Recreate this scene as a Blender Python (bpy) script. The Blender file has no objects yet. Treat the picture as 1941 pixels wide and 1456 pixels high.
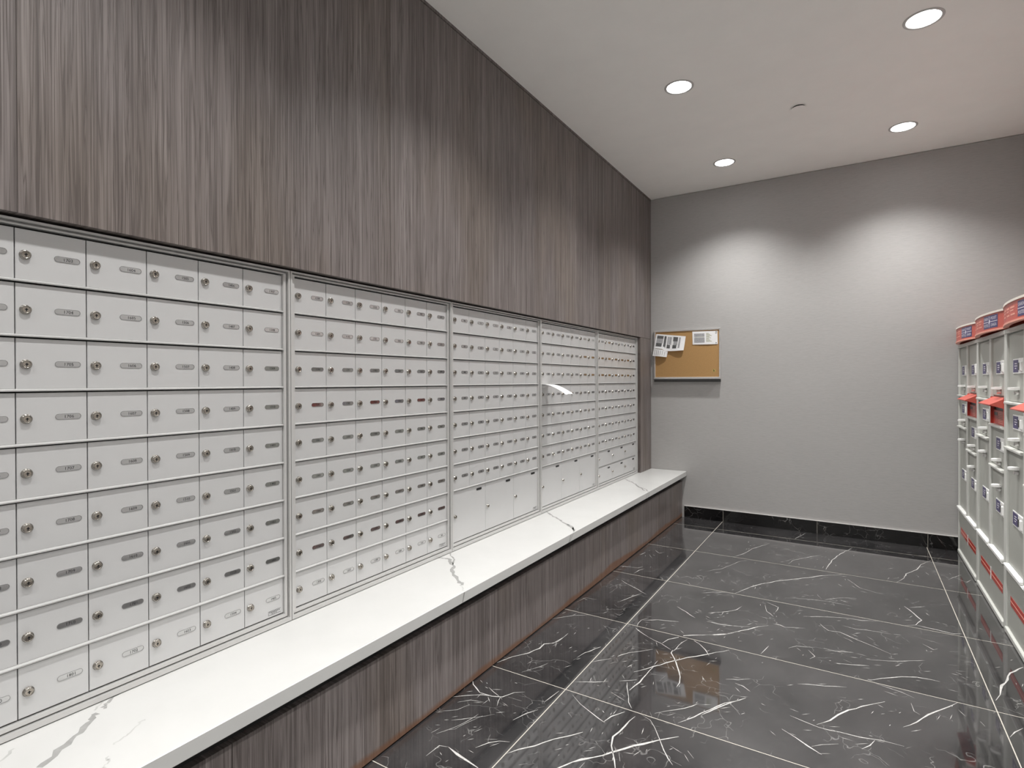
import bpy, math, random
from mathutils import Matrix, Vector
random.seed(7)
C = bpy.context.scene.collection
SC = bpy.context.scene

# ------------------------------------------------------------------ camera, world, exposure
cam_d = bpy.data.cameras.new('camera')
cam = bpy.data.objects.new('camera', cam_d)
C.objects.link(cam)
cam_d.sensor_fit = 'HORIZONTAL'
cam_d.sensor_width = 36.0
cam_d.lens = 19.4707
cam_d.clip_start = 0.02
_r = (0.85013296, 0.52656069, -0.00279222)
_u = (-0.00049046, 0.00609450, 0.99998131)
_f = (-0.52656786, 0.85011570, -0.00543940)
cam.matrix_world = Matrix(((_r[0], _u[0], -_f[0], 1.75),
                           (_r[1], _u[1], -_f[1], 0.0),
                           (_r[2], _u[2], -_f[2], 1.33454),
                           (0, 0, 0, 1)))
SC.camera = cam
w = bpy.data.worlds.new('world')
SC.world = w
w.use_nodes = True
w.node_tree.nodes['Background'].inputs[0].default_value = (1, 1, 1, 1)
w.node_tree.nodes['Background'].inputs[1].default_value = 0.0
vs = SC.view_settings
vs.view_transform = 'Standard'
vs.look = 'None'
vs.gamma = 1.0
vs.use_curve_mapping = False
vs.exposure = 0.52
SC.cycles.max_bounces = 14
SC.cycles.diffuse_bounces = 8
SC.cycles.glossy_bounces = 6
SC.cycles.sample_clamp_indirect = 6.0

# room and lamps
H, D = 3.1571, 5.4941          # ceiling height, end wall
XR, YF = 2.88, -1.7            # wall behind the lockers, wall behind the camera
ZT, ZB, XB = 1.752, 0.4483, 0.3515   # lower edge of the wood, bench top, bench front
LAMP_X = (0.82, 2.043)
LAMP_Y = (-0.73, 0.675, 2.078, 3.481, 4.884)
SPOT_W, SPOT_ANGLE, SPOT_BLEND = 118.0, math.radians(120), 1.0
LENS_GLOW = 14.0

# ------------------------------------------------------------------ helpers
class MB:
    """collects polygons of one mesh"""
    def __init__(s, o=(0, 0, 0)):
        s.v, s.f, s.m, s.o, s.sm = [], [], [], o, []
    def add(s, vs_, fs, mi=0, smooth=False):
        b = len(s.v)
        s.v += [tuple(v) for v in vs_]
        for f in fs:
            s.f.append(tuple(i + b for i in f)); s.m.append(mi); s.sm.append(smooth)
    def box(s, x0, x1, y0, y1, z0, z1, mi=0):
        s.add([(x0, y0, z0), (x1, y0, z0), (x1, y1, z0), (x0, y1, z0), (x0, y0, z1), (x1, y0, z1), (x1, y1, z1), (x0, y1, z1)],
              [(0, 3, 2, 1), (4, 5, 6, 7), (0, 1, 5, 4), (1, 2, 6, 5), (2, 3, 7, 6), (3, 0, 4, 7)], mi)
    def slab(s, xb, xf, y0, y1, z0, z1, c, mi=0):
        """box between x = xb (back) and x = xf (front) whose front edges are chamfered by c"""
        sg = 1 if xf > xb else -1
        xm = xf - sg * c
        R = lambda x, i: [(x, y0 + i, z0 + i), (x, y1 - i, z0 + i), (x, y1 - i, z1 - i), (x, y0 + i, z1 - i)]
        vs_ = R(xb, 0) + R(xm, 0) + R(xf, c)
        fs = [(8, 9, 10, 11), (3, 2, 1, 0)]
        for k in (0, 4):
            for i in range(4):
                j = (i + 1) % 4
                fs.append((k + i, k + j, k + 4 + j, k + 4 + i))
        if sg < 0:
            fs = [f[::-1] for f in fs]
        s.add(vs_, fs, mi)
    def ring_box(s, x0, x1, y0, y1, z0, z1, ty, tz0, tz1, mi=0):
        """four boxes round a rectangle: sides ty wide, bottom tz0, top tz1"""
        s.box(x0, x1, y0, y0 + ty, z0, z1, mi); s.box(x0, x1, y1 - ty, y1, z0, z1, mi)
        s.box(x0, x1, y0 + ty, y1 - ty, z0, z0 + tz0, mi); s.box(x0, x1, y0 + ty, y1 - ty, z1 - tz1, z1, mi)
    def lathe(s, prof, frame, n=20, mi=0, smooth=True):
        """prof: (radius, height) list; frame(a, b, h) -> point"""
        vs_, fs = [], []
        for r, h in prof:
            for k in range(n):
                a = 2 * math.pi * k / n
                vs_.append(frame(r * math.cos(a), r * math.sin(a), h))
        for i in range(len(prof) - 1):
            for k in range(n):
                j = (k + 1) % n
                fs.append((i * n + k, i * n + j, (i + 1) * n + j, (i + 1) * n + k))
        s.add(vs_, fs, mi, smooth)
        if prof[-1][0] > 0:
            b = (len(prof) - 1) * n
            s.add(vs_[b:b + n], [tuple(range(n))], mi)
    def poly(s, pts, mi=0):
        s.add(pts, [tuple(range(len(pts)))], mi)
    def mesh(s, name, mats):
        me = bpy.data.meshes.new(name)
        o = s.o
        me.from_pydata([(x - o[0], y - o[1], z - o[2]) for x, y, z in s.v], [], s.f)
        for m_ in mats:
            me.materials.append(m_)
        me.polygons.foreach_set('material_index', s.m)
        me.polygons.foreach_set('use_smooth', s.sm)
        me.update()
        return me
    def build(s, name, mats, parent=None, loc=(0, 0, 0)):
        return put(name, s.mesh(name, mats if isinstance(mats, (list, tuple)) else [mats]), parent, loc)

def put(name, me, parent=None, loc=(0, 0, 0)):
    o = bpy.data.objects.new(name, me)
    C.objects.link(o)
    o.location = loc
    if parent is not None:
        o.parent = parent
    return o

def tag(o, label=None, cat=None, group=None, kind=None):
    if label: o['label'] = label
    if cat: o['category'] = cat
    if group: o['group'] = group
    if kind: o['kind'] = kind
    return o

def root(name, loc, label, cat, group=None):
    o = bpy.data.objects.new(name, None)
    o.empty_display_size = 0.1
    C.objects.link(o)
    o.location = loc
    return tag(o, label, cat, group)

def struct(o, label=None):
    return tag(o, label, None, None, 'structure')

_tc = {}
def text_geo(s, size, bold=0.0):
    """outline of a word as flat polygons: (vertices 2-D, faces, width)"""
    key = (s, size, bold)
    if key not in _tc:
        cu = bpy.data.curves.new('letters', 'FONT')
        cu.body = s
        cu.size = size
        cu.offset = bold
        cu.resolution_u = 2
        ob = bpy.data.objects.new('letters', cu)
        C.objects.link(ob)
        dg = bpy.context.evaluated_depsgraph_get()
        me = bpy.data.meshes.new_from_object(ob.evaluated_get(dg))
        V = [(v.co.x, v.co.y) for v in me.vertices]
        F = [tuple(p.vertices) for p in me.polygons]
        bpy.data.objects.remove(ob); bpy.data.curves.remove(cu); bpy.data.meshes.remove(me)
        x0 = min((v[0] for v in V), default=0); x1 = max((v[0] for v in V), default=0)
        _tc[key] = ([(a - x0, b) for a, b in V], F, x1 - x0)
    return _tc[key]

# ------------------------------------------------------------------ materials
def mat(name, base=(.5, .5, .5), rough=.5, metal=0.0, spec=.5, emit=None, es=0):
    m = bpy.data.materials.new(name)
    m.use_nodes = True
    b = m.node_tree.nodes['Principled BSDF']
    b.inputs['Base Color'].default_value = (*base, 1)
    b.inputs['Roughness'].default_value = rough
    b.inputs['Metallic'].default_value = metal
    b.inputs['Specular IOR Level'].default_value = spec
    if emit:
        b.inputs['Emission Color'].default_value = (*emit, 1)
        b.inputs['Emission Strength'].default_value = es
    return m

class NT:
    def __init__(s, m):
        s.t = m.node_tree; s.b = s.t.nodes['Principled BSDF']
    def n(s, typ, **kw):
        nd = s.t.nodes.new(typ)
        for k, v in kw.items():
            if k.startswith('i_'):
                nd.inputs[int(k[2:])].default_value = v
            else:
                setattr(nd, k, v)
        return nd
    def l(s, a, b):
        s.t.links.new(a, b)
    def coords(s, scale=(1, 1, 1), rand=0.0, kind='Object'):
        tc = s.n('ShaderNodeTexCoord')
        out = tc.outputs[kind]
        if rand:
            oi = s.n('ShaderNodeObjectInfo')
            mu = s.n('ShaderNodeMath', operation='MULTIPLY', i_1=rand)
            s.l(oi.outputs['Random'], mu.inputs[0])
            va = s.n('ShaderNodeVectorMath', operation='ADD')
            s.l(out, va.inputs[0]); s.l(mu.outputs[0], va.inputs[1])
            out = va.outputs[0]
        mp = s.n('ShaderNodeMapping')
        mp.inputs['Scale'].default_value = scale
        s.l(out, mp.inputs['Vector'])
        return mp.outputs[0]
    def noise(s, vec, scale, detail=4, rough=.5, dist=0):
        nd = s.n('ShaderNodeTexNoise')
        nd.inputs['Scale'].default_value = scale
        nd.inputs['Detail'].default_value = detail
        nd.inputs['Roughness'].default_value = rough
        nd.inputs['Distortion'].default_value = dist
        s.l(vec, nd.inputs['Vector'])
        return nd.outputs['Fac']
    def ramp(s, fac, stops):
        r = s.n('ShaderNodeValToRGB')
        els = r.color_ramp.elements
        while len(els) < len(stops):
            els.new(.5)
        for e, (p_, c) in zip(els, stops):
            e.position = p_
            e.color = (*c, 1) if isinstance(c, (tuple, list)) else (c, c, c, 1)
        s.l(fac, r.inputs[0])
        return r.outputs[0]
    def mix(s, fac, a, b, mode='MIX'):
        nd = s.n('ShaderNodeMix', data_type='RGBA', blend_type=mode)
        for sock, v in ((nd.inputs[0], fac), (nd.inputs[6], a), (nd.inputs[7], b)):
            if isinstance(v, (int, float)):
                sock.default_value = v
            elif isinstance(v, tuple):
                sock.default_value = (*v, 1)
            else:
                s.l(v, sock)
        return nd.outputs[2]
    def math(s, op, a, b=0.0, clamp=False):
        nd = s.n('ShaderNodeMath', operation=op, use_clamp=clamp)
        for sock, v in ((nd.inputs[0], a), (nd.inputs[1], b)):
            if isinstance(v, (int, float)):
                sock.default_value = v
            else:
                s.l(v, sock)
        return nd.outputs[0]
    def bump(s, h, strength, dist=.002):
        nd = s.n('ShaderNodeBump')
        nd.inputs['Strength'].default_value = strength
        nd.inputs['Distance'].default_value = dist
        s.l(h, nd.inputs['Height'])
        s.l(nd.outputs[0], s.b.inputs['Normal'])

def wood_mat(name, stain=False):
    m = mat(name, rough=.42, spec=.35)
    t = NT(m)
    band = t.noise(t.coords((1, 9, .12), 3.0), 1.0, 3, .6)
    strand = t.noise(t.coords((1, 55, .55), 3.0), 1.0, 5, .65, .6)
    fine = t.noise(t.coords((1, 260, 3.2), 3.0), 1.0, 4, .6, .3)
    s = t.math('ADD', t.math('MULTIPLY', band, .22), t.math('ADD', t.math('MULTIPLY', strand, .38), t.math('MULTIPLY', fine, .40)))
    ridge = t.math('ABSOLUTE', t.math('SUBTRACT', t.noise(t.coords((1, 75, 1.3), 3.0), 1.0, 3, .55, .8), .5))
    line = t.ramp(ridge, [(.0, 1.0), (.035, .35), (.075, 0.0)])
    col = t.ramp(s, [(.32, (.080, .065, .061)), (.44, (.155, .133, .126)), (.54, (.225, .197, .189)), (.66, (.31, .279, .270))])
    col = t.mix(t.math('MULTIPLY', line, .78), col, (.085, .070, .066))
    warm = t.noise(t.coords((1, 2.3, .9), 5.0), 1.0, 2)
    col = t.mix(t.math('MULTIPLY', t.ramp(warm, [(.5, 0.0), (.66, 1.0)]), .45), col, (.9, .84, .72), 'MULTIPLY')
    if stain:
        # water stain along the floor edge: a mark of its own, uneven along the bench
        tc = t.n('ShaderNodeTexCoord'); sx = t.n('ShaderNodeSeparateXYZ'); t.l(tc.outputs['Object'], sx.inputs[0])
        edge = t.math('SUBTRACT', t.math('MULTIPLY', t.noise(t.coords((1, 1.6, 1), 3.0), 1.0, 3), .105), sx.outputs['Z'])
        k = t.math('MULTIPLY', edge, 55.0, True)
        col = t.mix(t.math('MULTIPLY', k, .75), col, (.17, .075, .034))
    t.l(col, t.b.inputs['Base Color'])
    t.l(t.ramp(strand, [(.3, .55), (.7, .36)]), t.b.inputs['Roughness'])
    t.bump(t.math('SUBTRACT', t.math('ADD', strand, t.math('MULTIPLY', fine, .6)), t.math('MULTIPLY', line, .5)), .5, .0016)
    return m

def marble_mat(name, dark=1.0):
    m = mat(name, rough=.05, spec=1.0)
    t = NT(m)
    t.b.inputs['Coat Weight'].default_value = .7 if dark == 1 else .0
    t.b.inputs['Specular IOR Level'].default_value = 1.0 if dark == 1 else .4
    t.b.inputs['Coat Roughness'].default_value = .03
    t.b.inputs['Coat IOR'].default_value = 1.6
    v0 = t.coords((1, 1, 1), 40.0)
    cloud = t.noise(v0, 2.2, 5, .6, .4)
    grain = t.noise(v0, 55, 4, .65)
    base = t.ramp(cloud, [(.34, (.014 * dark, .0138 * dark, .0148 * dark)), (.66, (.046 * dark, .044 * dark, .045 * dark))])
    base = t.mix(t.math('MULTIPLY', t.ramp(grain, [(.55, 0.0), (.72, 1.0)]), .35), base, (.085 * dark, .08 * dark, .078 * dark))
    # hairline veins
    dis = t.n('ShaderNodeTexNoise'); dis.inputs['Scale'].default_value = 3.0; dis.inputs['Detail'].default_value = 4
    t.l(v0, dis.inputs['Vector'])
    va = t.n('ShaderNodeVectorMath', operation='MULTIPLY_ADD')
    t.l(dis.outputs['Color'], va.inputs[0]); va.inputs[1].default_value = (.5, .5, .5); t.l(v0, va.inputs[2])
    out = None
    for sc, wd, lo, hi in ((3.1, .006, .56, .66), (9.0, .015, .50, .60)):
        vo = t.n('ShaderNodeTexVoronoi', feature='DISTANCE_TO_EDGE')
        vo.inputs['Scale'].default_value = sc
        t.l(va.outputs[0], vo.inputs['Vector'])
        ln = t.ramp(vo.outputs['Distance'], [(0.0, 1.0), (wd * .4, .8), (wd, 0.0)])
        msk = t.ramp(t.noise(v0, 1.7 * sc / 3 + .6, 3, .6), [(lo, 0.0), (hi, 1.0)])
        q = t.math('MULTIPLY', ln, msk)
        out = q if out is None else t.math('MAXIMUM', out, t.math('MULTIPLY', q, .5))
    col = t.mix(t.math('MULTIPLY', out, .55), base, (.50, .49, .475))
    t.l(col, t.b.inputs['Base Color'])
    t.bump(t.noise(t.coords((1, 1, 1), 40.0), 5.5, 1), .05, .004)
    return m

def paper_wall_mat(name, base):
    m = mat(name, rough=.55, spec=.3)
    t = NT(m)
    weave = t.noise(t.coords((14, 14, 170)), 1.0, 5, .65, .4)
    slub = t.noise(t.coords((30, 30, 300)), 1.0, 3, .55)
    big = t.noise(t.coords((1.2, 1.2, 2.5)), 1.0, 3)
    f = t.math('ADD', t.math('MULTIPLY', weave, .55), t.math('ADD', t.math('MULTIPLY', slub, .3), t.math('MULTIPLY', big, .15)))
    k = lambda q: tuple(c * q for c in base)
    t.l(t.ramp(f, [(.3, k(.87)), (.5, k(1.0)), (.7, k(1.09))]), t.b.inputs['Base Color'])
    t.bump(t.math('ADD', weave, slub), .25, .001)
    return m

def speckle(m, scale, amt, base):
    t = NT(m)
    n_ = t.noise(t.coords(), scale, 4, .6)
    k = lambda q: tuple(c * q for c in base)
    t.l(t.ramp(n_, [(.3, k(1 - amt)), (.7, k(1 + amt))]), t.b.inputs['Base Color'])
    return m

M = {}
M['wood'] = wood_mat('taupe wood laminate')
M['wood_base'] = wood_mat('stained wood laminate', True)
M['marble'] = marble_mat('black marble')
M['marble_dark'] = marble_mat('black marble skirting', .25)
M['vein'] = speckle(mat('white marble vein', rough=.08), 60, .25, (.52, .51, .49))
M['grout'] = speckle(mat('pale grout', rough=.6), 80, .12, (.50, .47, .41))
M['wallpaper'] = paper_wall_mat('grey woven wallpaper', (.405, .396, .388))
M['paint_right'] = speckle(mat('pale grey wall paint', rough=.7, spec=.2), 6, .021, (.62, .61, .60))
M['paint'] = speckle(mat('white wall paint', rough=.7, spec=.2), 6, .02, (.84, .83, .81))
M['ceiling'] = speckle(mat('ceiling paint', rough=.85, spec=.1), 5, .015, (.92, .905, .875))
M['quartz'] = speckle(mat('white quartz', rough=.24), 4, .025, (.555, .555, .542))
M['quartz_hair'] = speckle(mat('pale grey quartz vein', rough=.24), 30, .1, (.47, .47, .455))
M['quartz_vein'] = speckle(mat('grey quartz vein', rough=.24), 30, .14, (.31, .31, .30))
M['silver'] = speckle(mat('satin silver aluminium', rough=.40, metal=.35), 9, .012, (.60, .60, .60))
M['silver_frame'] = speckle(mat('silver extrusion', rough=.38, metal=.4), 20, .02, (.60, .595, .585))
M['rail'] = speckle(mat('grey shelf edge', rough=.45, metal=.3), 20, .02, (.44, .438, .43))
M['cavity'] = speckle(mat('dark cavity', rough=.8), 20, .2, (.02, .02, .02))
M['lock'] = speckle(mat('nickel lock', rough=.16, metal=1), 200, .15, (.42, .38, .33))
M['lock_rim'] = speckle(mat('lock collar', rough=.22, metal=1), 90, .08, (.36, .34, .31))
M['plate'] = speckle(mat('number plate', rough=.08, metal=1.0), 60, .03, (.60, .60, .60))
M['plate_rim'] = speckle(mat('number plate rim', rough=.25, metal=.8), 60, .03, (.38, .38, .38))
M['ink'] = speckle(mat('black print', rough=.5), 60, .1, (.02, .02, .022))
M['black'] = speckle(mat('black plastic', rough=.35), 60, .1, (.012, .012, .013))
M['alu'] = speckle(mat('brushed aluminium', rough=.3, metal=.75), 120, .05, (.78, .77, .76))
M['tray'] = speckle(mat('painted-shade tray', rough=.4, metal=.3), 60, .05, (.10, .098, .095))  # shade below the board's ledge put into the tray's dark colour
M['edge'] = speckle(mat('pale edge strip', rough=.35, metal=.3), 60, .04, (.78, .76, .74))
M['cork'] = speckle(mat('cork', rough=.85, spec=.2), 220, .16, (.42, .25, .105))
M['paper'] = speckle(mat('white paper', rough=.8, spec=.2), 40, .02, (.82, .82, .82))
M['print_dark'] = speckle(mat('dark newsprint', rough=.8), 150, .6, (.10, .10, .10))
M['print_mid'] = speckle(mat('grey newsprint', rough=.8), 190, .35, (.36, .36, .37))
M['print_olive'] = speckle(mat('olive print', rough=.8), 150, .2, (.40, .41, .27))
M['locker'] = speckle(mat('grey locker enamel', rough=.45), 8, .02, (.40, .405, .37))
M['locker_trim'] = speckle(mat('pale locker enamel', rough=.4), 8, .02, (.58, .585, .55))
M['locker_white'] = speckle(mat('white lock housing', rough=.35), 8, .02, (.86, .86, .84))
M['red'] = speckle(mat('red sign film', rough=.38), 25, .06, (.52, .095, .070))
M['red_deep'] = speckle(mat('red enamel', rough=.35), 25, .06, (.46, .045, .032))
M['red_pale'] = speckle(mat('pale red print', rough=.45), 60, .08, (.78, .34, .26))
M['cream'] = speckle(mat('cream sign lip', rough=.4), 25, .03, (.80, .74, .66))
M['blue'] = speckle(mat('dark blue film', rough=.35), 25, .08, (.055, .045, .15))
M['sign_white'] = speckle(mat('white sign print', rough=.4), 25, .04, (.80, .77, .82))
M['lens'] = mat('lit diffuser', (.9, .9, .9), .5, emit=(1, .99, .975), es=LENS_GLOW)
M['trim_white'] = speckle(mat('white lamp trim', rough=.4), 25, .02, (.50, .49, .48))
M['pin'] = speckle(mat('pin head', rough=.3), 25, .05, (.05, .05, .055))
M['sticker'] = speckle(mat('gold sticker', rough=.5), 150, .3, (.42, .31, .09))

# ------------------------------------------------------------------ room shell
b = MB(); b.box(-.45, XR + .12, YF - .12, D + .12, -.06, -.0003)
floor = struct(b.build('floor', M['grout']))
TX = [-.10, .6865, 2.2365, XR]
TY = [D - .0015, 5.19]
while TY[-1] > YF:
    TY.append(TY[-1] - .76)
TY[-1] = max(TY[-1], YF)
tiles = []
G = .0019
for j in range(len(TY) - 1):
    for i in range(3):
        x0, x1, y0, y1 = TX[i] + G, TX[i + 1] - G, TY[j + 1] + G, TY[j] - G
        if y1 - y0 < .02:
            continue
        c = ((x0 + x1) / 2, (y0 + y1) / 2, 0)
        t_ = MB(c)
        t_.box(x0, x1, y0, y1, -.008, 0)
        tiles.append((x0, x1, y0, y1, t_.build('tile', M['marble'], floor, c)))

# white veins of the marble, measured on the floor in millimetres: width class, then x, y pairs
VEINS = [[3,1111,3677,1175,3837,1230,3940,1299,4035,1390,4133,1482,4226,1557,4317,1692,4429],
[2,932,3574,992,3626,1063,3670,1111,3677],
[2,970,4424,1028,4578,1055,4718,1101,4824,1159,4955],
[3,1576,4469,1608,4744,1653,4933,1734,5166],
[2,1339,4470,1357,4569,1411,4660,1492,4774,1534,4828],
[3,1984,4434,2032,4553,2048,4657,2119,4799,2154,4945,2227,5097],
[1,1097,4433,1030,4348,948,4107,859,3993],
[2,1502,3518,1607,3574,1695,3615,1782,3625,1860,3661],
[2,1588,3457,1630,3388,1683,3398,1758,3344,1829,3303,1902,3253],
[1,1693,3497,1751,3485,1841,3506,1914,3512],
[3,1997,3983,2034,3896,2065,3803,2032,3712,1981,3674],
[3,2032,3712,2086,3702,2190,3685,2227,3707],
[1,2020,3974,2101,4046],
[2,1052,3167,1130,3171,1196,3187,1267,3221],
[3,1068,2981,1176,3065,1237,3148,1305,3244,1350,3288],
[2,1370,3325,1403,3328,1429,3312,1522,3353],
[1,1296,3583,1317,3485,1359,3426],
[1,1299,3629,1367,3585,1362,3507],
[2,1360,2927,1374,2995,1382,3034],
[2,1670,3014,1737,3037,1807,3067],
[1,1703,3075,1737,3055],
[1,1798,3129,1885,3168,2033,3264],
[2,1617,3149,1667,3148,1744,3176],
[1,1468,3063,1502,3108,1581,3136],
[1,1554,3091,1586,3037,1567,2997],
[3,1791,2910,1852,2968,1929,3031,1986,3061,2041,3070,2070,3069],
[2,1536,2721,1576,2742,1639,2764,1720,2803],
[1,1822,2905,1867,2893,1920,2880,1962,2855],
[2,1531,2448,1573,2436,1631,2422,1702,2431,1766,2435,1834,2455,1903,2458],
[3,1624,2437,1667,2494,1694,2555,1728,2612,1774,2670,1809,2708,1856,2759],
[3,1908,2593,1955,2658,1999,2742,2055,2822,2111,2911],
[3,1512,2337,1560,2309,1606,2276,1650,2250],
[2,1771,2360,1797,2399,1813,2442],
[2,1616,2282,1647,2312,1699,2349],
[4,2414,3425,2350,3325,2327,3246,2294,3170,2273,3074,2248,3009],
[2,2299,2826,2265,2776,2242,2727],
[2,2041,3464,2080,3417,2098,3438],
[1,2122,3273,2154,3284],
[2,1301,2585,1337,2576,1368,2549],
[1,1260,2596,1352,2656],
[3,1361,2487,1316,2424,1267,2339,1230,2270],
[1,1319,2405,1360,2350],
[2,1035,3286,1121,3360,1165,3420,1182,3485],
[3,2142,3207,2161,3193],
[3,2176,3178,2189,3177],
[2,1321,5204,1386,5452],
[2,2081,5179,2242,5206],
[1,1947,2803,1953,2740,1971,2724],
[1,1386,3757,1491,3806,1614,3836,1734,3822],
[1,1595,3855,1690,3948,1759,3978],
[1,1713,4322,1778,4188,1900,4132],
[1,2123,2982,2130,2972],
[2,2166,2793,2176,2763],
[1,2147,3438,2189,3459],
[1,2308,4759,2376,4672,2412,4748],
[1,2280,4668,2371,4835],
[1,2235,3769,2286,3744],
[3,308,2185,342,2273,391,2346,413,2413,410,2466,445,2497,461,2584,462,2634],
[2,412,2430,385,2488],
[1,424,2471,457,2523,463,2615],
[3,686,2425,714,2458,756,2504],
[2,774,2537,781,2558,809,2605,854,2650,898,2700],
[2,610,2428,623,2488,668,2587],
[1,604,2391,620,2442],
[1,452,2173,483,2228,517,2305],
[3,283,2022,322,1974,384,1936,443,1940,484,1958,510,2013,546,2040],
[2,301,1846,348,1888,405,1929,443,1940],
[1,476,1960,501,1893],
[1,394,1990,493,1944],
[1,506,1971,569,1976],
[1,445,1681,466,1749,489,1808],
[2,606,1846,629,1911,657,1958],
[2,653,2017,659,2059,668,2124],
[4,490,1587,543,1572,602,1562,646,1554],
[2,576,1635,602,1684,630,1712,665,1728],
[3,682,1666,715,1710,756,1758,775,1793,799,1830,842,1880,872,1922],
[2,730,2128,785,2085,828,2063,886,2034,924,2018],
[3,915,2024,927,2071,962,2128],
[2,977,2166,952,2200,922,2273,893,2345],
[3,924,2287,941,2374,952,2531],
[3,889,2441,932,2503,975,2569,1013,2633,1065,2706,1149,2800,1222,2889],
[3,983,2743,985,2709,1012,2665,1045,2596,1081,2511,1092,2459,1090,2416],
[2,741,2888,798,2840,839,2814],
[1,839,2814,911,2782,976,2739],
[2,742,2909,738,2995,764,3046],
[2,745,3000,815,3047,920,3084],
[2,858,3284,922,3237,986,3181],
[2,1061,3170,1119,3161,1213,3197],
[3,918,2786,932,2842,971,2895,987,2925,1071,2986,1170,3056,1224,3130],
[2,1017,2894,995,2805,987,2728],
[2,1018,2924,1081,2876,1121,2828,1150,2776],
[2,695,2224,771,2270,820,2307],
[3,861,2335,891,2358,923,2385],
[1,743,2319,772,2278],
[1,688,2377,739,2362],
[1,859,2234,904,2215,942,2200],
[2,1019,2162,1067,2128,1096,2091,1129,2038,1163,1981,1191,1942,1213,1919],
[2,1068,2181,1099,2217,1161,2279,1200,2340],
[3,1164,2167,1207,2237,1251,2322,1293,2403,1338,2452],
[4,859,1659,889,1712,910,1751,959,1808,1007,1870,1041,1915,1088,1973,1129,2023,1189,2085],
[3,1008,2121,995,2040,979,1956,993,1905,1011,1873,1032,1835,1061,1775],
[2,1030,1884,1050,1842],
[1,1060,1981,1085,1942],
[3,942,1719,947,1770],
[2,1191,1942,1240,1932],
[2,757,1640,780,1663],
[1,1310,2407,1351,2372],
[2,1238,2022,1266,1992],
[1,322,1741,378,1787,398,1842],
[1,400,1719,457,1771,524,1841],
[1,403,1624,443,1702,468,1807],
[2,452,1507,457,1576,490,1587],
[1,346,1829,384,1871,441,1887],
[2,292,3787,349,3801,435,3818,458,3862],
[2,448,3694,458,3774,481,3826],
[2,421,3527,536,3445,644,3373],
[2,533,3160,572,3267,615,3371],
[2,415,4290,466,4229,493,4276],
[1,406,4163,457,4078],
[2,349,4114,366,4199],
[1,306,2750,342,2795,391,2854,462,2909],
[1,323,3041,344,3128,417,3135],
[1,575,3003,610,2991,620,3030]]
VW = {1: .0026, 2: .0038, 3: .0060, 4: .0095}
rv = random.Random(3)
vein_mb = {}
def vein_segments(pts, wd):
    P = [Vector((pts[k] / 1000, pts[k + 1] / 1000)) for k in range(0, len(pts), 2)]
    Q = [P[0]]
    for a, c in zip(P, P[1:]):
        n = max(1, int((c - a).length / .035))
        d = (c - a)
        nrm = Vector((-d.y, d.x)).normalized() if d.length > 0 else Vector((0, 0))
        for k in range(1, n + 1):
            Q.append(a + d * (k / n) + (nrm * rv.uniform(-.0035, .0035) if k < n else nrm * 0))
    return Q
for rec in VEINS:
    Q = vein_segments(rec[1:], rec[0])
    wd = VW[rec[0]]
    L = len(Q)
    left, right = [], []
    for k, q in enumerate(Q):
        d = (Q[min(k + 1, L - 1)] - Q[max(k - 1, 0)])
        n = Vector((-d.y, d.x)).normalized()
        e = min(k, L - 1 - k) / max(1, L - 1) * 2
        wk = wd * (.25 + .75 * min(1, e * 2.2)) * rv.uniform(.45, 1.2) / 2
        left.append(q + n * wk); right.append(q - n * wk)
    for k in range(L - 1):
        mid = (Q[k] + Q[k + 1]) / 2
        for ti, (x0, x1, y0, y1, to) in enumerate(tiles):
            if x0 < mid.x < x1 and y0 < mid.y < y1:
                cl = lambda p_: (min(max(p_.x, x0 + .0005), x1 - .0005), min(max(p_.y, y0 + .0005), y1 - .0005), .00025)
                m_ = vein_mb.setdefault(ti, MB(to.location))
                m_.poly([cl(left[k]), cl(right[k]), cl(right[k + 1]), cl(left[k + 1])])
                break
    # small splinters beside the larger veins
    if rec[0] >= 1:
        for k in range(0, L - 1):
            if rv.random() < .8:
                q = Q[k] + Vector((rv.gauss(0, .06), rv.gauss(0, .05)))
                a = rv.uniform(-.5, .5) + (Q[min(k + 1, L - 1)] - Q[k]).angle_signed(Vector((1, 0)), 0)
                d = Vector((math.cos(a), math.sin(a))) * rv.uniform(.005, .028)
                n = Vector((-d.y, d.x)).normalized() * rv.uniform(.0006, .0013)
                for ti, (x0, x1, y0, y1, to) in enumerate(tiles):
                    if x0 + .04 < q.x < x1 - .04 and y0 + .04 < q.y < y1 - .04:
                        m_ = vein_mb.setdefault(ti, MB(to.location))
                        m_.poly([(q.x - d.x, q.y - d.y, .00025), (q.x - n.x, q.y - n.y, .00025), (q.x + d.x, q.y + d.y, .00025), (q.x + n.x, q.y + n.y, .00025)][::1])
                        break
for ti, m_ in vein_mb.items():
    # make every sliver face upwards
    for k, f in enumerate(m_.f):
        a, c, d = (Vector(m_.v[i]) for i in f[:3])
        if (c - a).cross(d - a).z < 0:
            m_.f[k] = f[::-1]
    tag(m_.build('veining', M['vein'], tiles[ti][4]), kind='stuff')

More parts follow.
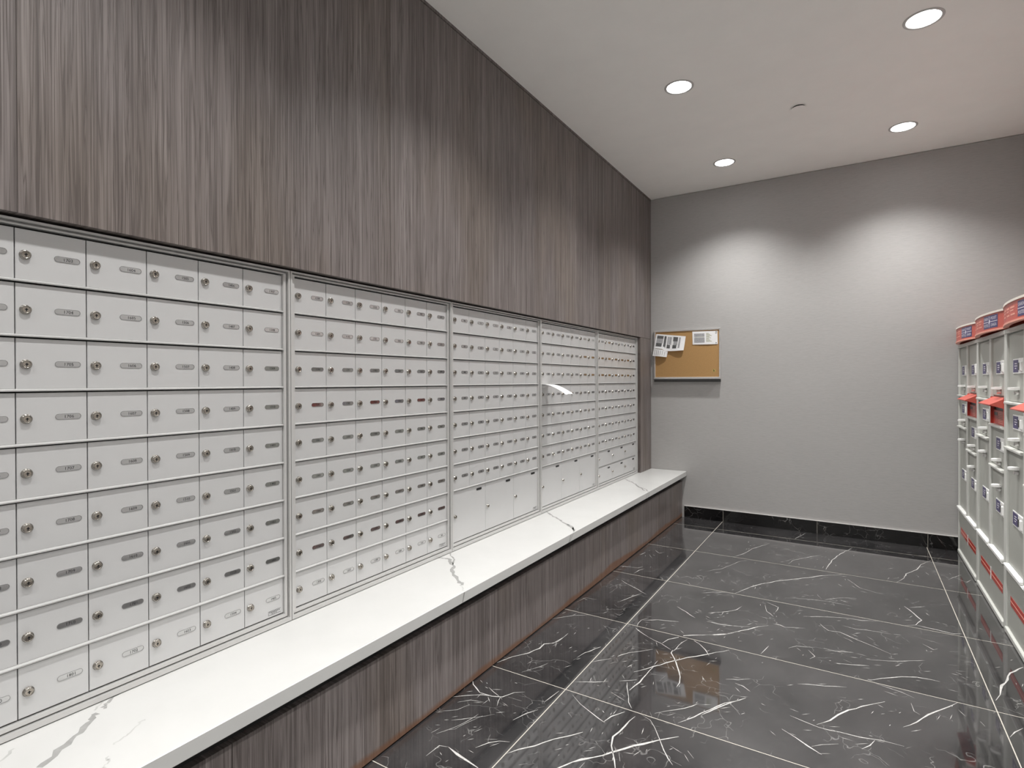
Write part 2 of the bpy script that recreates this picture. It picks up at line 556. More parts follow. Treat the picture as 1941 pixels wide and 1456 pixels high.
b = MB(); b.box(-.45, XR + .12, YF - .12, D + .12, H, H + .12)
struct(b.build('ceiling', M['ceiling']))
b = MB(); b.box(-.45, XR + .12, D, D + .12, -.06, H - .004)
struct(b.build('wall_back', M['wallpaper']))
b = MB(); b.box(XR, XR + .12, YF - .12, D, -.06, H)
struct(b.build('wall_right', M['paint_right']))
b = MB(); b.box(-.45, XR + .12, YF - .12, YF, -.06, H)
struct(b.build('wall_front', M['paint']))
b = MB(); b.box(-.45, -.30, YF, D, -.06, H)
wl = struct(b.build('wall_left', M['cavity']))
JY = [YF, -.77, .52, 1.81, 3.10, 4.39, D - .004]
for y0, y1 in zip(JY, JY[1:]):
    b = MB(); b.slab(-.30, 0, y0 + .0003, y1 - .0003, ZT, H - .020, .0004)
    b.build('panel', M['wood'], wl)
for y0, y1, z1 in ((5.166, D - .004, ZT - .002), (YF, .335, ZT - .002)):
    b = MB(); b.slab(-.30, 0, y0, y1, ZB, z1, .0008)
    b.build('panel', M['wood'], wl)
b = MB(); b.box(-.30, .0015, YF, D - .004, H - .0165, H - .0005)
struct(b.build('trim_1', M['wood']))
# skirting of the end wall
bb = bpy.data.objects.new('baseboard_back', None); C.objects.link(bb); struct(bb)
BX = [.33, .692, 1.470, 2.2435, XR]
for x0, x1 in zip(BX, BX[1:]):
    c = ((x0 + x1) / 2, D, .055)
    b = MB(c); b.slab(D, D - .011, 0, 1, 0, 1, .001)
    b.v = []; b.f = []; b.m = []; b.sm = []
    b.box(x0 + .0014, x1 - .0014, D - .011, D - .0003, .0008, .1085)
    b.build('tile', M['marble_dark'], bb, c)
b = MB(); b.box(.33, XR, D - .0085, D - .0004, .0008, .107)
b.build('grout_bed', M['grout'], bb)
b = MB(); b.box(.33, XR, D - .0125, D - .0004, .109, .1135)
struct(b.build('trim_2', M['edge']))

# ------------------------------------------------------------------ bench
rt = root('wall_bench', (.17, 2.6, 0), 'long low bench with white stone seat and wood-grain front under the mailboxes', 'bench')
o = (.17, 2.6, 0)
b = MB(o)
y0, y1, e = YF + .01, D - .003, .0025
prof = [(-.29, .4025), (XB - e, .4025), (XB, .4025 + e), (XB, ZB - e), (XB - e, ZB), (-.29, ZB)]
vs_ = [(x, y0, z) for x, z in prof] + [(x, y1, z) for x, z in prof]
n = len(prof)
b.add(vs_, [tuple(range(n))] + [tuple(range(2 * n - 1, n - 1, -1))] + [(i, n + i, n + (i + 1) % n, (i + 1) % n) for i in range(n)])
slab_o = b.build('seat_slab', M['quartz'], rt)
# grey veins in the stone
QV = [(.020, [(-.03, 2.165), (.03, 2.176), (.10, 2.115), (.17, 2.030), (.25, 1.960), (.30, 1.925)]), (.007, [(.29, 1.932), (.33, 1.893), (.352, 1.870)]),
      (.008, [(-.02, 2.25), (.05, 2.19), (.10, 2.118)]),
      (.016, [(-.03, 3.31), (.04, 3.245), (.14, 3.165), (.24, 3.08), (.34, 2.975)]), (.012, [(.24, 3.08), (.30, 3.04), (.352, 2.93)]),
      (.018, [(-.01, 4.77), (.06, 4.69), (.11, 4.640), (.20, 4.50), (.31, 4.350)]), (.009, [(.20, 4.50), (.28, 4.43), (.352, 4.33)]),
      (.019, [(.155, .505), (.100, .585), (.055, .640), (.020, .664)]), (.010, [(.02, .69), (-.005, .70), (-.03, .745)]), (.007, [(.005, .672), (-.02, .70)]),
      (.007, [(.02, .50), (.06, .455)]), (.005, [(.165, .722), (.176, .704), (.199, .666), (.211, .633)]), (.006, [(.248, .607), (.275, .593), (.29, .575)])]
q, q2 = MB(o), MB(o)
rq = random.Random(11)
for wd, pts in QV:
    P = [Vector(p_) for p_ in pts]
    Q = [P[0]]
    for a, c in zip(P, P[1:]):
        for k in range(1, 6):
            Q.append(a.lerp(c, k / 5) + (Vector((rq.uniform(-.006, .006), rq.uniform(-.006, .006))) if k < 5 else Vector((0, 0))))
    ed = []
    for k, c in enumerate(Q):
        d = Q[min(k + 1, len(Q) - 1)] - Q[max(k - 1, 0)]
        n_ = Vector((-d.y, d.x)).normalized() * wd * rq.uniform(.45, 1.1) / 2
        ed.append((c + n_, c - n_))
    for (a0, a1), (c0, c1) in zip(ed, ed[1:]):
        pp = [(min(max(v.x, -.028), XB - e), v.y, ZB + .0002) for v in (a0, a1, c1, c0)]
        A, B_, C_ = (Vector(v) for v in pp[:3])
        (q if wd > .0075 else q2).poly(pp if (B_ - A).cross(C_ - A).z > 0 else pp[::-1])
for yy, d in ((1.868, -.012), (2.93, -.05), (2.90, -.03), (4.33, -.02), (4.30, -.05)):       # where they run down the front edge
    q.poly([(XB + .0002, yy, ZB - .003), (XB + .0002, yy + d, .406), (XB + .0002, yy + d + .007, .406), (XB + .0002, yy + .008, ZB - .003)])
tag(q.build('stone_veining', M['quartz_vein'], rt), kind='stuff')
tag(q2.build('hairline_veining', M['quartz_hair'], rt), kind='stuff')
PY = [YF + .01, -.416, .874, 2.164, 3.455, 4.745, D - .003]
for a, c in zip(PY, PY[1:]):
    p0 = (.2, (a + c) / 2, 0)
    b = MB(o); b.slab(.27, .310, a + .0007, c - .0007, .006, .3500, .0008)
    b.build('front_panel', M['wood_base'], rt)
b = MB(o); b.box(-.29, .268, YF + .01, D - .003, .001, .402); b.box(.268, .285, YF + .01, D - .003, .345, .402)
b.build('carcass', M['cavity'], rt)

# ------------------------------------------------------------------ mailbox banks
W_, P_, S0, UP = .1523, .1388, .3728, .9608
ZTOP, ZBOT = 1.7292, .4812
XD = -.040
BND = [1.5914 - P_ * j for j in range(9)]        # lower edge of each row
# shared meshes, door coordinates: y from the cell's edge, z from the cell's lower edge
def door_mesh(w_, h_):
    m_ = MB(); m_.slab(-.012, 0, .0011, w_ - .0011, .0040, h_ - .0062, .0010)
    return m_.mesh('door', [M['silver']])
DOOR = door_mesh(W_, P_)
DOOR_TOP = door_mesh(W_, ZTOP - BND[0])
def lock_mesh(r, h):
    m_ = MB()
    fr = lambda a, c, z: (z, a, c)
    m_.lathe([(r * 1.12, 0), (r * 1.12, .0016), (r, .0022), (r, h - .0012), (r * .9, h), (r * .72, h), (r * .70, h - .0011)], fr, 18, 1)
    m_.lathe([(r * .70, h - .0011), (r * .2, h - .0008), (0.0001, h - .0008)], fr, 18, 0, False)
    m_.box(h - .0009, h - .0004, -r * .1, r * .1, -r * .45, r * .30, 2)
    m_.box(h - .0009, h - .0004, -r * .30, r * .30, -r * .1, r * .1, 2)
    return m_.mesh('lock', [M['lock'], M['lock_rim'], M['black']])
LOCK = lock_mesh(.0112, .0085)
LOCK_P = lock_mesh(.0090, .0085)
def stadium(w_, h_, n=7):
    r = h_ / 2
    P = []
    for sx, a0 in ((1, -90), (-1, 90)):
        for k in range(n + 1):
            a = math.radians(a0 + 180 * k / n)
            P.append((sx * (w_ / 2 - r) + r * math.cos(a), r * math.sin(a)))
    return P
def plate_mesh(txt, w_=.0575, h_=.0152):
    m_ = MB()
    A, B_ = stadium(w_, h_), stadium(w_ - .0026, h_ - .0026)
    n = len(A)
    vs_ = [(0, y, z) for y, z in A] + [(.0014, y, z) for y, z in A] + [(.0014, y, z) for y, z in B_] + [(.0008, y, z) for y, z in B_]
    fs = [(k * n + i, k * n + (i + 1) % n, (k + 1) * n + (i + 1) % n, (k + 1) * n + i) for k in range(3) for i in range(n)]
    m_.add(vs_, fs, 1)
    m_.poly([(.0008, y, z) for y, z in B_], 0)
    V, F, tw = text_geo(txt, .0112)
    m_.add([(.0011, y - tw / 2 + .0025, z - .0039) for y, z in V], F, 2)
    return m_.mesh('number_plate', [M['plate'], M['plate_rim'], M['ink']])
# unit numbers run down each column and on to the column before it: ten suites to a floor, twenty on the lower floors
seq = []
for fl in range(18, 0, -1):
    for s_ in range(10 if fl > 8 else 20, 0, -1):
        seq.append('%d%02d' % (fl, s_))
ROWS = (9, 9, 7, 7, 7)
WT = W_ * 6
pos = 0
LABELS = ['silver mailbox bank whose numbers run from the 1800s down to the 1400s',
          'nine-row silver mailbox bank between the 1400s to 1800s bank and one with parcel doors',
          'silver mailbox bank over three tall parcel doors, next to the nine-row bank',
          'silver mailbox bank with a white paper sticking out of one slot',
          'silver mailbox bank over six small parcel doors, beside the wood pier at the end wall']
def frame_mesh(o, y0, y1):
    f = MB(o)
    for (a, xf, ex) in (((0, 0, 0), -.0230, (.0068, .0135, .0058)), ((.0068, .0135, .0058), -.046, (.0050, .005, .0056)), ((.0118, .0185, .0114), -.0310, (.0103, .0105, .0040))):
        f.ring_box(-.10, xf, y0 + a[0], y1 - a[0], .4515 + a[1], 1.7440 - a[2], ex[0], ex[1], ex[2])
    return f
for u in range(5):
    ys = S0 + UP * u
    o = (XD, ys + WT / 2, ZB)
    rt = root('mailbox_bank', o, LABELS[u], 'mailboxes', 'mailbox banks along the wood wall')
    frame_mesh(o, ys - .0221, ys + WT + .0221).build('frame', M['silver_frame'], rt)
    b = MB(o); b.box(-.10, -.057, ys - .008, ys + WT + .008, .478, 1.734)
    b.build('back_box', M['cavity'], rt)
    rows = ROWS[u]
    for j in range(rows if rows < 9 else 8):
        b = MB(o); z = BND[j]
        b.box(-.056, XD + .0075, ys, ys + WT, z - .0024, z + .0006)
        b.add([(-.056, y, z_) for y in (ys, ys + WT) for z_ in (z + .0006, z + .0042)] + [(XD + .0075, y, z + .0006) for y in (ys, ys + WT)] + [(XD + .001, y, z + .0042) for y in (ys, ys + WT)],
              [(4, 5, 7, 6), (0, 4, 6, 1), (2, 3, 7, 5), (1, 6, 7, 3)])
        b.build('rail', M['rail'], rt)
    for i in range(6):
        # plate numbers of one column, top to bottom
        col = seq[pos:pos + rows][::-1]; pos += rows
        for j in range(rows):
            top = j == 0
            zc = BND[j]
            dr = put('door', DOOR_TOP if top else DOOR, rt, (XD - o[0], ys + W_ * i - o[1], zc - o[2]))
            put('lock', LOCK, dr, (0, .0205, .0665))
            put('number_plate', plate_mesh(col[j]), dr, (-.0002, .1092, .0685))
    if rows == 7:
        zs = [(ZBOT, BND[6])] if u < 4 else [(BND[7], BND[6]), (ZBOT, BND[7])]
        for z0, z1 in zs:
            if z1 < .7:
                b = MB(o); b.box(-.056, XD + .0015, ys, ys + WT, z1 - .002, z1 + .002); b.build('rail', M['rail'], rt)
            for i in range(3):
                h_ = z1 - z0
                dr = put('parcel_door', door_mesh(W_ * 2, h_), rt, (XD - o[0], ys + 2 * W_ * i - o[1], z0 - o[2]))
                dr.data.name = 'parcel_door'
                put('lock', LOCK_P, dr, (0, .0215, h_ / 2))
                b = MB(); A = stadium(.050, .0125)
                b.add([(0, y, z) for y, z in A] + [(.0012, y, z) for y, z in A], [tuple(range(len(A), 2 * len(A)))] + [(k, (k + 1) % len(A), len(A) + (k + 1) % len(A), len(A) + k) for k in range(len(A))])
                b.build('label_slot', M['black'], dr, (0, .241, h_ - .027))
    # maker's mark in the lower corner: a boxed smudge of tiny print
    b = MB(o)
    yy, zz, x_ = ys + WT - .062, .4925, XD + .0004
    def bar(a, c, d, e_):
        b.poly([(x_, yy + a, zz + c), (x_, yy + d, zz + c), (x_, yy + d, zz + e_), (x_, yy + a, zz + e_)])
    bar(0, 0, .050, .0011); bar(0, .0134, .050, .0145); bar(0, 0, .0011, .0145)
    for k in range(7):
        bar(.004 + k * .0062, .0088, .0082 + k * .0062, .0112)
    for k in range(3):
        bar(.013 + k * .008, .003, .0142 + k * .008, .0072); bar(.013 + k * .008, .0062, .0185 + k * .008, .0072); bar(.013 + k * .008, .003, .0185 + k * .008, .0038)
    b.build('maker_mark', M['ink'], rt)

# paper sticking out of the fourth bank
pm = (-.03, 3.30, 1.3095)
b = MB(pm)
N = 10
prf = []
for k in range(N + 1):
    s_ = k / N
    prf.append((XD + .0080 + .178 * s_, 1.3105 - .066 * max(0, s_ - .15) ** 1.55 / .85 ** 1.55))
def sheet(mb, fn, nu, nv, th, mi=0):
    """thin closed sheet following fn(u, v) -> point, normal offset th"""
    top, bot = [], []
    for i in range(nu + 1):
        for j in range(nv + 1):
            p_, n_ = fn(i / nu, j / nv)
            top.append(tuple(Vector(p_) + Vector(n_) * th / 2)); bot.append(tuple(Vector(p_) - Vector(n_) * th / 2))
    I = lambda i, j: i * (nv + 1) + j
    B0 = len(top)
    fs = []
    for i in range(nu):
        for j in range(nv):
            fs.append((I(i, j), I(i + 1, j), I(i + 1, j + 1), I(i, j + 1)))
            fs.append((B0 + I(i, j), B0 + I(i, j + 1), B0 + I(i + 1, j + 1), B0 + I(i + 1, j)))
    rim = [I(i, 0) for i in range(nu)] + [I(nu, j) for j in range(nv)] + [I(i, nv) for i in range(nu, 0, -1)] + [I(0, j) for j in range(nv, 0, -1)]
    for a, c in zip(rim, rim[1:] + rim[:1]):
        fs.append((c, a, B0 + a, B0 + c))
    mb.add(top + bot, fs, mi, False)
def mailfn(u_, v_):
    k = u_ * N; i = min(int(k), N - 1); f_ = k - i
    x = prf[i][0] + (prf[i + 1][0] - prf[i][0]) * f_
    z = prf[i][1] + (prf[i + 1][1] - prf[i][1]) * f_
    return (x, 3.248 + .112 * v_ + .012 * u_, z + .004 * math.sin(v_ * 3.1) * u_), (0, 0, 1)
sheet(b, mailfn, N, 4, .0012)
tag(b.build('letter', M['paper'], None, pm), 'white folded letter sticking out of a mailbox slot and drooping', 'letter')

# ------------------------------------------------------------------ bulletin board and its papers
bx0, bx1, bz0, bz1 = .034, .672, 1.335, 1.832
o = ((bx0 + bx1) / 2, D, bz0)
rt = root('bulletin_board', o, 'framed cork bulletin board with aluminium edge on the grey end wall', 'bulletin board')
yb = D - .004
b = MB(o); b.box(bx0 + .012, bx1 - .012, yb - .009, yb, bz0 + .012, bz1 - .012); b.build('cork_panel', M['cork'], rt)
for a in ((bx0, bx1, bz1 - .016, bz1), (bx0, bx1, bz0 + .0125, bz0 + .034), (bx0, bx0 + .015, bz0 + .034, bz1 - .016), (bx1 - .015, bx1, bz0 + .034, bz1 - .016)):
    b = MB(o)
    pts = [(a[0], a[2]), (a[1], a[2]), (a[1], a[3]), (a[0], a[3])]
    c_ = .003
    ins = [(a[0] + c_, a[2] + c_), (a[1] - c_, a[2] + c_), (a[1] - c_, a[3] - c_), (a[0] + c_, a[3] - c_)]
    b.add([(x, yb, z) for x, z in pts] + [(x, yb - .013, z) for x, z in pts] + [(x, yb - .017, z) for x, z in ins],
          [(8, 9, 10, 11)] + [(k + i, k + (i + 1) % 4, k + 4 + (i + 1) % 4, k + 4 + i) for k in (0, 4) for i in range(4)])
    b.build('frame_rail', M['alu'], rt)
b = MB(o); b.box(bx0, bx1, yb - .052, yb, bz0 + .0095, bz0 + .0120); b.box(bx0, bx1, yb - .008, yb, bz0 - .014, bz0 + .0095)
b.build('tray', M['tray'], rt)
b = MB(o)
b.lathe([(.016, .0), (.016, .0006)], lambda a, c, h: (.612 + a, yb - .0091 - h, 1.428 + c), 16)
b.build('sticker', M['sticker'], rt)
b = MB(o)
b.lathe([(.005, .0), (.005, .0011)], lambda a, c, h: (.611 + a, yb - .0094 - h, 1.426 + c), 10)
b.lathe([(.003, .0), (.003, .0011)], lambda a, c, h: (.609 + a, yb - .0094 - h, 1.436 + c), 8)
b.build('sticker_print', M['ink'], rt)
yc = yb - .009                                    # face of the cork

# newspaper page pinned at its top edge, the lower half standing off
o = (.19, yc - .004, 1.72)
rt = root('newspaper_page', o, 'torn newspaper page with grey pictures, hanging over the edge of the corkboard', 'newspaper')
def newsfn(u_, v_, off=0.0):
    """u: across 0..1, v: down 0..1 of the upper half"""
    x = .058 + .290 * u_ - .020 * v_ * (1 - .2 * u_)
    z = 1.801 - .036 * u_ - .142 * v_ - .016 * v_ * math.sin(3.1 * u_ + .4) * (u_ > .35)
    y = yc - .0035 - .016 * v_ ** 1.6 - .007 * v_ * math.sin(u_ * 9.0) - off
    return (x, y, z), (0, -1, 0)
def newsfn2(u_, v_, off=0.0):
    (x0, y0, z0), _n = newsfn(u_ * .47, 1.0)
    return (x0 - .011 * v_, y0 - .006 * v_ + .004 * math.sin(u_ * 7) * v_ - off, 1.655 - .017 * u_ - .072 * v_ + (z0 - 1.655) * (1 - v_) * .5), (0, -1, 0)
b = MB(o); sheet(b, newsfn, 14, 8, .0016); b.build('upper_half', M['paper'], rt)
b = MB(o); sheet(b, newsfn2, 8, 4, .0014); b.build('lower_half', M['paper'], rt)
def patch(mb, fn, u0, u1, v0, v1, mi=0, nu=4, nv=4, off=.0013):
    for i in range(nu):
        for j in range(nv):
            q_ = [fn(u0 + (u1 - u0) * a / nu, v0 + (v1 - v0) * c / nv, off)[0] for a, c in ((i, j + 1), (i + 1, j + 1), (i + 1, j), (i, j))]
            mb.poly(q_, mi)
b = MB(o)
for (u0, u1, v0, v1, mi) in ((.05, .27, .10, .30, 0), (.05, .27, .30, .62, 1), (.05, .25, .62, .86, 0), (.30, .37, .10, .84, 0), (.41, .46, .12, .62, 1), (.41, .52, .62, .84, 0), (.47, .55, .12, .60, 1),
                             (.60, .76, .10, .38, 0), (.62, .76, .38, .62, 1), (.60, .74, .62, .84, 0), (.79, .85, .10, .82, 1), (.80, .84, .15, .3, 0)):
    patch(b, newsfn, u0, u1, v0, v1, mi, 3, 6)
for k in range(6):
    patch(b, newsfn2, .10 + k * .14, .13 + k * .14, .15, .85, 1, 1, 3)
tag(b.build('print', [M['print_dark'], M['print_mid']], rt), kind='stuff')

o = (.528, yc - .001, 1.743)
rt = root('notice_card', o, 'white landscape notice with dark picture and pale text, pinned in the corner of the corkboard', 'notice')
def cardfn(u_, v_, off=0.0):
    return (.411 + .232 * u_ + .003 * v_, yc - .0022 - .004 * math.sin(u_ * 3.1) * v_ - off, 1.807 - .003 * u_ - .126 * v_), (0, -1, 0)
b = MB(o); sheet(b, cardfn, 6, 4, .0012); b.build('card', M['paper'], rt)
b = MB(o)
patch(b, cardfn, .07, .49, .16, .40, 0); patch(b, cardfn, .07, .49, .47, .86, 0)
patch(b, cardfn, .07, .49, .42, .435, 1, 2, 1)
for k in range(8):
    patch(b, cardfn, .55, .66 + .14 * ((k * 7) % 5) / 5, .15 + .085 * k, .19 + .085 * k, 1, 2, 1)
tag(b.build('print', [M['print_mid'], M['print_olive']], rt), kind='stuff')
for k, z in enumerate((1.797, 1.692)):
    o = (.633, yc - .004, z)
    b = MB(o); b.lathe([(.0016, 0), (.0016, .004), (.0042, .0045), (.0042, .0075), (.0030, .009)], lambda a, c, h: (.633 + a, yc - .0028 - h, z + c), 10)
    tag(b.build('push_pin', M['pin'], None, o), 'dark push pin in the %s corner of the white notice on the corkboard' % ('upper', 'lower')[k], 'pin', 'pins in the white notice')

# ------------------------------------------------------------------ parcel lockers
LX, LW, LP = 2.43, .786, .79
def lockers():
    rt = root('parcel_locker', (0, 0, 0), 'x', 'parcel locker')
    def part(name, fn, m_):
        b = MB(); fn(b); return b.build(name, m_, rt)
    part('carcass', lambda b: b.box(.018, .44, -LW, 0, .012, 1.592), M['locker'])
    for y0, y1, z0 in ((-.026, 0, 0), (-.420, -.372, .352), (-LW, -LW + .026, 0)):
        part('post', lambda b: b.slab(.02, 0, y0, y1, z0, 1.596, .002), M['locker_trim'])
    part('top_rail', lambda b: b.slab(.02, -.004, -LW, 0, 1.576, 1.600, .002), M['locker_trim'])
    part('base_panel', lambda b: b.slab(.0175, .007, -LW + .0265, -.0265, .032, .338, .001), M['locker'])
    part('kick_strip', lambda b: b.slab(.02, -.006, -LW + .0265, -.0265, .004, .030, .003), M['locker_trim'])
    part('base_ledge', lambda b: (b.slab(.02, -.009, -LW + .0265, -.0265, .3420, .3500, .002), b.slab(.02, -.012, -.3715, -.0265, .3535, .3660, .003), b.slab(.02, -.012, -LW + .0265, -.4205, .3535, .3660, .003)), M['locker_white'])
    # red band on the base panel
    b = MB()
    b.box(.0055, .0069, -.700, -.095, .165, .212, 0)
    b.box(.0050, .0056, -.700, -.095, .1855, .1915, 1)
    b.box(.0046, .0056, -.412, -.388, .152, .226, 2)
    b.build('red_band', [M['red_deep'], M['red_pale'], M['locker_white']], rt)
    L0, L1, R0, R1 = -.0265, -.3715, -.4205, -.7595       # far and near edges of the two columns
    for y in ((L0, L1, (1.213, .978)), (R0, R1, (1.072, .837))):
        for z in y[2]:
            part('rail', lambda b: b.slab(.02, -.012, y[1], y[0], z - .007, z + .007, .003), M['locker_trim'])
    #        far edge, near edge, low, high, label height, pull height
    doors = [(L0, L1, 1.221, 1.574, 1.402, 1.290), (L0, L1, .986, 1.205, 1.119, 1.036), (L0, L1, .368, .970, .630, .893),
             (R0, R1, 1.243, 1.574, 1.402, 1.288), (R0, R1, .845, 1.064, .974, .888), (R0, R1, .368, .829, .622, .744)]
    for y0, y1, z0, z1, zl, zp in doors:
        b = MB(); b.slab(.0178, .010, y1 + .003, y0 - .003, z0 + .002, z1 - .002, .002)
        d = b.build('door', M['locker'], rt)
        a = y0 - .100
        b = MB()
        b.box(.0078, .0098, a - .118, a, zl - .037, zl + .037, 1)
        b.box(.0072, .0079, a - .112, a - .006, zl - .031, zl + .031, 0)
        for k, (p_, q_) in enumerate(((.35, .72), (.3, .8), (.38, .62))):
            zz = zl + .013 - .012 * k
            b.box(.0070, .0073, a - .112 * q_, a - .112 * p_, zz - .0022, zz + .0022, 2)
        b.build('number_label', [M['blue'], M['locker_white'], M['sign_white']], d)
        b = MB()
        b.slab(.0098, .0050, a - .215, a - .122, zl - .038, zl + .038, .002, 0)
        b.slab(.0052, -.001, a - .205, a - .172, zl - .026, zl + .020, .003, 0)
        b.box(.0030, .0047, a - .174, a - .124, zl - .020, zl + .016, 1)
        b.build('lock', [M['locker_white'], M['black']], d)
        b = MB()
        yc_ = a - .105
        n = 10
        P = [(.0098, yc_ - .024), (.0098, yc_ + .024)] + [(-.012 - .020 * math.sin(math.pi * k / n), yc_ + .024 * math.cos(math.pi * k / n)) for k in range(n + 1)]
        m_ = len(P)
        b.add([(x, y, zp + .007 - max(0, -x) * .10) for x, y in P] + [(x, y, zp - .007) for x, y in P],
              [tuple(range(m_)), tuple(range(2 * m_ - 1, m_ - 1, -1))] + [(i, m_ + i, m_ + (i + 1) % m_, (i + 1) % m_) for i in range(m_)])
        b.build('pull', M['locker_white'], d)
        b = MB()
        b.lathe([(.010, 0), (.010, .016), (.008, .018)], lambda p_, q_, h: (.0098 - h, yc_ + p_, zp - .022 + q_), 12)
        b.build('key_cylinder', M['alu'], d)
    # red drop slot with its hood
    b = MB()
    z0, z1 = 1.080, 1.178
    b.box(.0100, .0178, R1 + .003, R0 - .003, z0, z1 - .018, 0)
    b.box(.0165, .0178, R1 + .003, R0 - .003, z1 - .018, 1.240, 2)
    b.box(-.002, .0178, R1 + .0005, R1 + .006, z0, 1.236, 0); b.box(-.002, .0178, R0 - .006, R0 - .0005, z0, 1.236, 0)
    for k in range(7):
        b.box(.0094, .0101, R1 + .055 + .012 * (k % 3 == 2), R0 - .150, z0 + .010 + .0095 * k, z0 + .0135 + .0095 * k, 1)
    b.box(.0092, .0101, R0 - .120, R0 - .040, z0 + .050, z0 + .068, 2)
    b.build('drop_slot', [M['red_deep'], M['red_pale'], M['black']], rt)
    b = MB()
    yA, yB = R1 + .004, R0 - .004
    sec = [(.016, 1.238), (-.058, 1.199), (-.058, 1.194), (.016, 1.231)]
    b.add([(x, yA, z) for x, z in sec] + [(x, yB, z) for x, z in sec], [(0, 1, 2, 3), (7, 6, 5, 4)] + [(i, 4 + i, 4 + (i + 1) % 4, (i + 1) % 4) for i in range(4)])
    for y in (yA, yB - .004):
        t_ = [(.016, 1.233), (-.056, 1.195), (.016, 1.172)]
        b.add([(x, y, z) for x, z in t_] + [(x, y + .004, z) for x, z in t_], [(0, 1, 2), (5, 4, 3), (0, 3, 4, 1), (1, 4, 5, 2), (2, 5, 3, 0)])
    b.build('slot_hood', M['red'], rt)
    # bowed sign over the doors
    BUL, ZS0, ZS1, NS = .043, 1.612, 1.706, 24
    def bow(u_, off=0.0):
        return -.004 - BUL * (1 - (2 * u_ - 1) ** 2) - off, -.001 - (LW - .002) * u_
    b = MB()
    F = [bow(k / NS) for k in range(NS + 1)]
    v_ = []
    for z in (ZS0, ZS1):
        v_ += [(x, y, z) for x, y in F] + [(.10, -.001, z), (.10, -LW + .001, z)]
    K = NS + 3
    fs = [(k, k + 1, K + k + 1, K + k) for k in range(NS)]
    b.add(v_, fs, 0, True)
    b.add(v_, [(NS + 1, 0, K, K + NS + 1), (NS, NS + 2, K + NS + 2, K + NS), (NS + 2, NS + 1, K + NS + 1, K + NS + 2),
               tuple(list(range(K, K + NS + 1)) + [K + NS + 2, K + NS + 1])], 0)
    sg = b.build('sign', M['red'], rt)
    for nm, za, zb, m_ in (('top_lip', ZS1 - .002, ZS1 + .009, M['cream']), ('bottom_lip', ZS0 - .006, ZS0 + .003, M['red_pale'])):
        b = MB()
        for k in range(NS):
            (xa, ya), (xb, yb_) = bow(k / NS, .004), bow((k + 1) / NS, .004)
            (xc, yc2), (xd, yd) = bow(k / NS, -.02), bow((k + 1) / NS, -.02)
            b.add([(xa, ya, za), (xb, yb_, za), (xb, yb_, zb), (xa, ya, zb), (xc, yc2, za), (xd, yd, za), (xd, yd, zb), (xc, yc2, zb)],
                  [(0, 1, 2, 3), (3, 2, 6, 7), (4, 5, 1, 0), (7, 6, 5, 4)] + ([(0, 3, 7, 4)] if k == 0 else []) + ([(1, 5, 6, 2)] if k == NS - 1 else []))
        b.build(nm, m_, sg)
    b = MB()
    def put_rect(u0, u1, z0_, z1_, mi, off):
        n_ = max(1, int((u1 - u0) * 30))
        for k in range(n_):
            (xa, ya), (xb, yb_) = bow(u0 + (u1 - u0) * k / n_, off), bow(u0 + (u1 - u0) * (k + 1) / n_, off)
            b.poly([(xa, ya, z0_), (xb, yb_, z0_), (xb, yb_, z1_), (xa, ya, z1_)], mi)
    def put_text(s_, u0, u1, z0_, hgt, mi, off):
        V, F_, tw = text_geo(s_, hgt * 1.4, .0)
        pts = []
        for a_, c_ in V:
            x, y = bow(u0 + (u1 - u0) * a_ / tw, off)
            pts.append((x, y, z0_ + c_))
        b.add(pts, F_, mi)
    UB0, UB1 = .635, .91
    put_rect(UB0, UB1, ZS0 + .012, ZS1 - .010, 0, .0006)
    du = UB1 - UB0
    zm = (ZS0 + ZS1) / 2 + .001
    put_rect(UB0, UB0 + du * .38, zm - .0015, zm + .0015, 1, .001)
    put_rect(UB0 + du * .54, UB1 - .004, zm - .0015, zm + .0015, 1, .001)
    put_text('CANADA', UB0 + du * .04, UB0 + du * .38, zm + .011, .016, 1, .001)
    put_text('POST', UB0 + du * .57, UB0 + du * .93, zm + .011, .016, 1, .001)
    put_text('POSTES', UB0 + du * .04, UB0 + du * .38, zm - .026, .016, 1, .001)
    put_text('CANADA', UB0 + du * .57, UB0 + du * .93, zm - .026, .016, 1, .001)
    # winged emblem between the words
    def em(pts):
        q_ = []
        for a_, z_ in pts:
            x, y = bow(UB0 + du * a_, .001)
            q_.append((x, y, zm + z_))
        b.poly(q_, 1)
    em([(.445, -.030), (.475, -.030), (.475, .031), (.445, .031)])
    em([(.475, -.012), (.535, .006), (.475, .012)])
    em([(.415, -.006), (.445, -.010), (.445, .008)])
    # two lines of pale words on the red field (too small to read)
    for r_, zz in ((0, zm + .014), (1, zm - .020)):
        for a_, c_ in (((.07, .20), (.23, .31), (.36, .44), (.47, .57)), ((.07, .17), (.20, .31), (.36, .45), (.48, .58)))[r_]:
            if c_ < UB0 - .02:
                put_rect(a_, c_, zz, zz + .008, 2, .0006)
                if r_ == 0:
                    put_rect(a_, a_ + (c_ - a_) * .8, zz - .014, zz - .008, 2, .0006)
    tag(b.build('sign_print', [M['blue'], M['sign_white'], M['red_pale']], sg), kind='stuff')
    return rt
def copy_tree(o, parent=None):
    c = o.copy(); C.objects.link(c)
    if parent is not None:
        c.parent = parent
    for ch in list(o.children):
        copy_tree(ch, c)
    return c
l0 = lockers()
lk = [l0, copy_tree(l0), copy_tree(l0)]
LL = ('grey parcel locker with bowed red sign standing against the end wall, farthest of the three',
      'grey parcel locker with bowed red sign, middle one of the three side by side',
      'grey parcel locker with bowed red sign, cut off by the picture edge')
for k, o_ in enumerate(lk):
    o_.location = (LX, 5.470 - LP * k, 0)
    tag(o_, LL[k], 'parcel locker', 'parcel lockers along the wall')

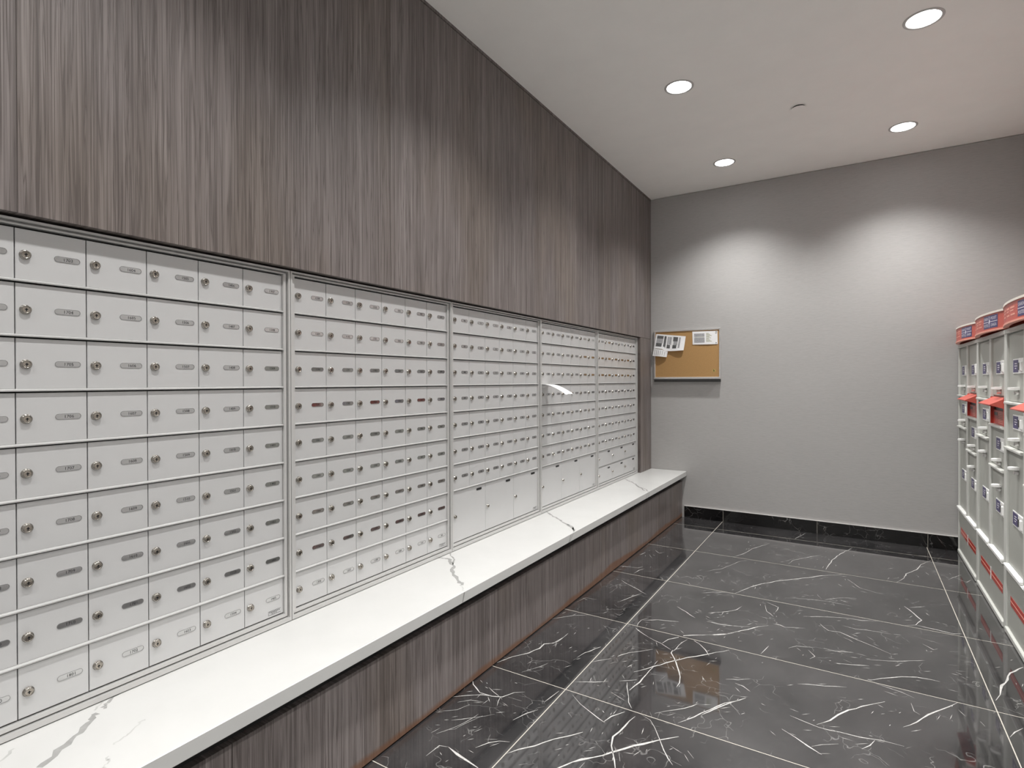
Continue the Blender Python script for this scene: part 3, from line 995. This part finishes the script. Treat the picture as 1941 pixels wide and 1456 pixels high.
# ------------------------------------------------------------------ ceiling lamps and sprinkler plate
def lamp():
    rt = root('recessed_downlight', (0, 0, 0), 'x', 'ceiling light')
    b = MB()
    fr = lambda a, c, h: (a, -c, -h)
    b.lathe([(.0720, .0010), (.0735, .0030), (.0760, .0042), (.0840, .0042), (.0875, .0025), (.0880, .0002)], fr, 40)
    b.build('trim_ring', M['trim_white'], rt)
    b = MB(); b.lathe([(.0728, .0004), (.0722, .0022), (.0001, .0030)], fr, 40, 0, False)
    b.build('diffuser', M['lens'], rt)
    ld = bpy.data.lights.new('lamp light', 'SPOT')
    ld.energy = SPOT_W
    ld.spot_size = SPOT_ANGLE
    ld.spot_blend = SPOT_BLEND
    ld.shadow_soft_size = .055
    ld.color = (1, .99, .975)
    lo = bpy.data.objects.new('lamp_light', ld)
    C.objects.link(lo)
    lo.parent = rt
    lo.location = (0, 0, -.012)
    return rt
lp0 = lamp()
first = True
NAMES = {(0, 4): 'lit round ceiling light above the corkboard, close to the end wall',
         (1, 4): 'lit round ceiling light close to the end wall on the locker side',
         (0, 3): 'lit round ceiling light second from the end wall on the wood panel side',
         (1, 3): 'lit round ceiling light second from the end wall on the locker side, largest in view'}
for i, x in enumerate(LAMP_X):
    for j, y in enumerate(LAMP_Y):
        o_ = lp0 if first else copy_tree(lp0)
        first = False
        o_.location = (x, y, H)
        tag(o_, NAMES.get((i, j)) or 'lit round ceiling light, %s from the end wall on the %s side' % (('fifth', 'fourth', 'third')[j], ('wood panel', 'locker')[i]), 'ceiling light', 'recessed ceiling lights')
sp = (1.4297, 4.160, H)
rt = root('sprinkler_cover', sp, 'small round white sprinkler cover plate on the ceiling between the lit lights', 'sprinkler')
b = MB(sp); b.lathe([(.036, -.001), (.036, .0095)], lambda a, c, h: (sp[0] + a, sp[1] - c, H - h), 28); b.build('collar', M['black'], rt)
b = MB(sp); b.lathe([(.034, .0090), (.043, .0090), (.043, .0104), (.0001, .0104)], lambda a, c, h: (sp[0] + a, sp[1] - c, H - h), 32, 0, False); b.build('plate', M['ceiling'], rt)
